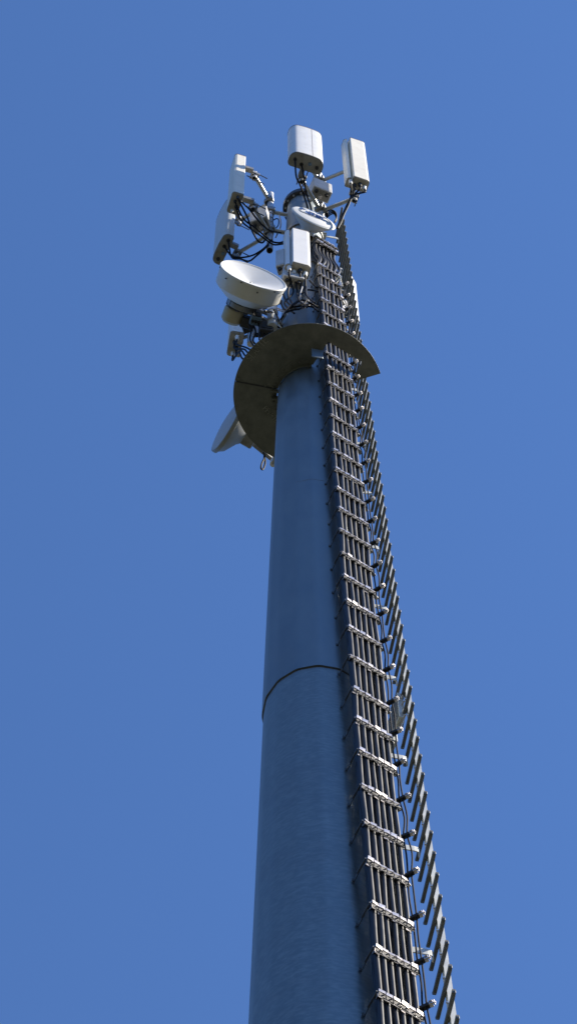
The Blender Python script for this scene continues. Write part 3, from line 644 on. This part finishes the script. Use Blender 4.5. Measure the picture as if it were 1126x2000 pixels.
MB().box((q0+tr)/2, ((tr-q0).length, 0.04, 0.045), ((tr-q0).normalized(), Z3.cross((tr-q0).normalized()), Z3), 0.006).build('mount_arm', M['cap_d'], d3)
MB().tube([tr-Z3*0.12, tr+Z3*0.45], 0.034, 20).build('mount_pipe', M['radome_w'], d3)
for dz in (-.1, .2): arm(d3, tr+Z3*dz, V((tr.x*0.3, R(27)*0.7, tr.z+dz)), 0.025)

def cluster_box(label, px, py, z, a, size, m, m2):
    p = at(px, py, z); t = thing('junction_box', label, 'junction box', tuple(p), math.radians(a), 'junction boxes'); o0 = V((0, 0, 0))
    MB().box((0, 0, size[2]/2), size, None, 0.006).build('case', M[m], t, o0)
    MB().box((0, -size[1]/2-0.004, size[2]/2), (size[0]*0.8, 0.008, size[2]*0.75), None, 0.002).build('cover', M[m2], t, o0)
    for k in (-1, 0, 1): MB().lathe([(0, -0.035), (0.012, -0.035), (0.012, -0.008), (0.017, -0.006), (0.017, 0.0)], 10, (V((k*size[0]*0.28, 0, 0)), X3, Y3, Z3)).build('gland', M['rubber'], t, o0)
cluster_box('dark blue box with pale edges just right of the cream dish radio', 499, 628, 27.75, 15, (0.12, 0.10, 0.2), 'bluepart', 'dark')
cluster_box('black box added to fill the shadow between the grey pipe and the mast', 519, 652, 27.5, 10, (0.15, 0.10, 0.3), 'dark', 'rubber')  # added black fill standing in for deep shadow in this gap
cluster_box('dark box added for the shadow behind the tangled cables above the guard plate', 484, 640, 28.1, -20, (0.13, 0.12, 0.28), 'dark', 'bluepart')  # another dark fill, added to imitate shadow behind the cables
# ------------------------------------------------------------------ jumper cables
JN = 0
def jumper(label, pts, r=0.011, m='jumper', group='jumper cables'):
    P = [at(*p) if len(p) == 3 and p[1] > 50 else V(p) for p in pts]
    P = smooth_path(P, 6); o = MB().tube(P, r, 8).build('jumper_cable', M[m], None, off=P[0]); o.location = P[0]
    return tag(o, label, 'cable', group)
def conn(key, k):
    t, mw = ants[key]; bc = [c for c in t.children if c.name.startswith('bottom_cap')][0]; c = list(bc.children)[k]
    zz = min(v.co.z for v in c.data.vertices); return mw @ (V(c.location)+V((0, 0, zz+0.01)))
W3 = lambda p: tuple(p)
# top centre antenna
jumper('black jumper dropping from the left of the top white antenna to the mast head', [W3(conn('A1', 0)), (578, 344, 31.75), (586, 362, 31.75), (594, 385, 31.7), (600, 405, 31.5), (604, 425, 31.3)])
jumper('black jumper dropping from the middle of the top white antenna to the mast head', [W3(conn('A1', 1)), (593, 345, 31.8), (596, 365, 31.75), (600, 385, 31.7), (606, 402, 31.5), (610, 425, 31.3)])
# top right antenna
for k, (dx, lab) in enumerate(((0, 'leftmost'), (2, 'second'), (4, 'third'), (7, 'rightmost'))):
    cn = conn('A2', k)
    jumper(f'black jumper from top right cream antenna to the ladder head, {lab} of four', [W3(cn), tuple(cn-Z3*0.12), (684+dx*.8, 385+(k == 3)*-3, 31.6), (676+dx*.5, 402, 31.4), (668+dx*.4, 420, 31.2), (662+dx*.5, 434, 31.0), (657+dx*.3, 446, 30.8)])
# left antennas to mast
cB = [conn('B1', k) for k in range(4)]; cB2 = [conn('B2', k) for k in range(4)]
def toMast(z): return V((-R(z)*0.75, -R(z)*0.6, z))
jumper('black jumper from the left narrow antenna crossing to the mount pipe, uppermost', [W3(cB[3]), (486, 408, 31.7), (500, 426, 31.65), (513, 440, 31.7), (526, 450, 31.8), (548, 455, 31.6)])
jumper('black jumper from the left narrow antenna sweeping under to the mast, middle', [W3(cB[2]), (476, 428, 31.4), (500, 446, 31.35), (518, 462, 31.3), (532, 472, 31.3), (546, 474, 31.3), (558, 470, 31.2)])
jumper('black jumper from the left narrow antenna sweeping under to the mast, lowest', [W3(cB[1]), (470, 430, 31.4), (488, 446, 31.3), (508, 460, 31.25), (524, 472, 31.2), (536, 478, 31.2), (554, 476, 31.1)])
jumper('black jumper hanging in a hook below the left arm', [W3(cB[3]+V((0.01, 0.02, 0))), (483, 425, 31.4), (490, 446, 31.3), (497, 460, 31.2), (504, 471, 31.15), (512, 474, 31.15), (518, 468, 31.3)])
jumper('black jumper looping from the furthest left antenna to the mount pipe, upper', [W3(cB2[2]), (452, 500, 31.35), (470, 503, 31.3), (492, 499, 31.25), (510, 489, 31.25), (521, 479, 31.3), (530, 468, 31.5)])
jumper('black jumper looping from the furthest left antenna to the mount pipe, lower', [W3(cB2[3]), (452, 502, 31.3), (470, 506, 31.2), (486, 510, 31.1), (500, 500, 31.1), (516, 486, 31.15), (524, 477, 31.3)])
jumper('grey lead curling beside the left mount pipe', [(545, 420, 32.6), (548, 435, 32.4), (546, 448, 32.2), (541, 458, 32.1), (538, 464, 32.0)], 0.009, 'grey_cable')
jumper('thin black lead bent beside the left mount pipe', [(533, 430, 32.5), (540, 427, 32.5), (544, 430, 32.45), (543, 440, 32.3), (538, 446, 32.2), (534, 452, 32.1)], 0.007)
# bundle loops at the head right
for k in range(4):
    jumper(f'black coiled jumper loop behind the logo dish, {ORD[k]} from top', [(634+k, 420+2*k, 31.1), (640+k*1.5, 412+2.5*k, 31.1), (648+k, 410+2.5*k, 31.1), (655, 415+2.5*k, 31.1), (657, 424+2*k, 31.05), (653, 432+k, 30.95)], 0.0075)
# below the front antenna
rnd = random.Random(3)
for k in range(4):
    cn = conn('C1', k); ex = [(560, 600), (585, 588), (600, 580), (607, 596)][k]
    jumper(f'black jumper hanging from the white ribbed front antenna, {ORD[k]} from left', [W3(cn), tuple(cn-Z3*0.1+V((0, 0.03, 0))), (569+9*k, 556, 28.7), (572+8*k, 572, 28.55), (ex[0]-4, ex[1]-10, 28.2), (ex[0], ex[1], 27.9), (ex[0]+14, ex[1]+12, 27.6)], 0.0105)
tang = [[(546, 548, 28.9), (552, 572, 28.4), (560, 590, 28.1), (574, 598, 27.8), (590, 596, 27.8), (600, 585, 28.0)],
        [(556, 545, 28.9), (549, 570, 28.6), (548, 590, 28.2), (556, 605, 27.9), (570, 600, 27.8), (582, 588, 27.9)],
        [(612, 592, 28.0), (600, 598, 27.8), (585, 603, 27.6), (570, 606, 27.6), (556, 612, 27.6), (548, 624, 27.5)],
        [(620, 600, 27.9), (606, 592, 27.9), (590, 586, 28.0), (575, 592, 27.9), (562, 602, 27.7), (552, 618, 27.5)],
        [(590, 560, 28.6), (586, 576, 28.3), (588, 588, 28.1), (596, 594, 28.0), (602, 588, 28.1), (598, 578, 28.2)],
        [(604, 548, 28.9), (612, 556, 28.7), (618, 562, 28.6)],
        [(600, 566, 28.4), (610, 567, 28.4), (620, 570, 28.3)],
        [(566, 552, 28.8), (562, 575, 28.3), (570, 592, 28.0), (580, 604, 27.7), (596, 598, 27.7), (612, 600, 27.7)]]
words = ['slack black jumper curving under the big dish side of the mast', 'black jumper hugging the left edge of the mast below the front antenna', 'black jumper slung low across the mast just above the guard plate', 'black jumper sagging across the mast face above the guard plate', 'short grey lead curled in a loop on the mast face',
         'short black lead into the cable rack, upper of two', 'short black lead into the cable rack, lower of two', 'black jumper looped widely across the mast below the front antenna']
for k, (lab, pts) in enumerate(zip(words, tang)): jumper(lab, pts, 0.0105 if k != 4 else 0.007, 'jumper' if k != 4 else 'grey_cable')
# below the rear-left antenna
for k in range(4):
    cn = conn('C3', k)
    jumper(f'black jumper from the antenna under the large dish to the guard plate, {ORD[k]} of four', [W3(cn), tuple(cn-Z3*0.16), (466+5*k, 688-3*k, 28.0), (472+6*k, 699-5*k, 27.7), (482+6*k, 705-6*k, 27.4), (496+5*k, 706-8*k, 27.2)], 0.0105)
for k in range(5):  # extra leads, added with the boxes to thicken the dark shadows here
    x0, y0 = 486+9*k, 632+3*(k % 2)
    jumper(f'black lead hanging from the boxes under the large dish, {ORD[k]} from left', [(x0, y0, 27.8), (x0+4, y0+14, 27.55), (x0+2-3*(k % 2), y0+30, 27.3), (x0+8, y0+42-2*k, 27.05), (x0+16, y0+46-5*k, 26.8)], 0.0095)
jumper('black lead from the large dish radio to its mount pipe', [(500, 618, 27.9), (515, 628, 27.8), (530, 632, 27.7), (545, 640, 27.6), (552, 646, 27.5)], 0.009)
jumper('second black lead draped over the large dish mount pipe', [(534, 604, 27.8), (540, 616, 27.7), (546, 630, 27.6), (553, 641, 27.5)], 0.008)
# small hanging loop below the guard plate
lp_pts = [(514, 884, 26.15), (516, 891, 26.0), (517.5, 898, 25.85), (517, 908, 25.7), (513, 917, 25.55), (509.5, 914, 25.55), (511, 905, 25.7), (515, 897, 25.85), (516, 889, 26.0)]
jumper('small black cable loop hanging below the edge of the guard plate', lp_pts, 0.0095)
# pale tie ends on the rack
for k, pts in enumerate(([(655, 548, 29.3), (660, 541, 29.35), (664, 543, 29.3), (667, 556, 29.1)], [(657, 552, 29.2), (662, 545, 29.3), (665, 549, 29.2), (669, 560, 29.0)])):
    jumper(['pale plastic tie end curling off the cable rack, left of two', 'pale plastic tie end curling off the cable rack, right of two'][k], pts, 0.005, 'tie', 'cable ties')
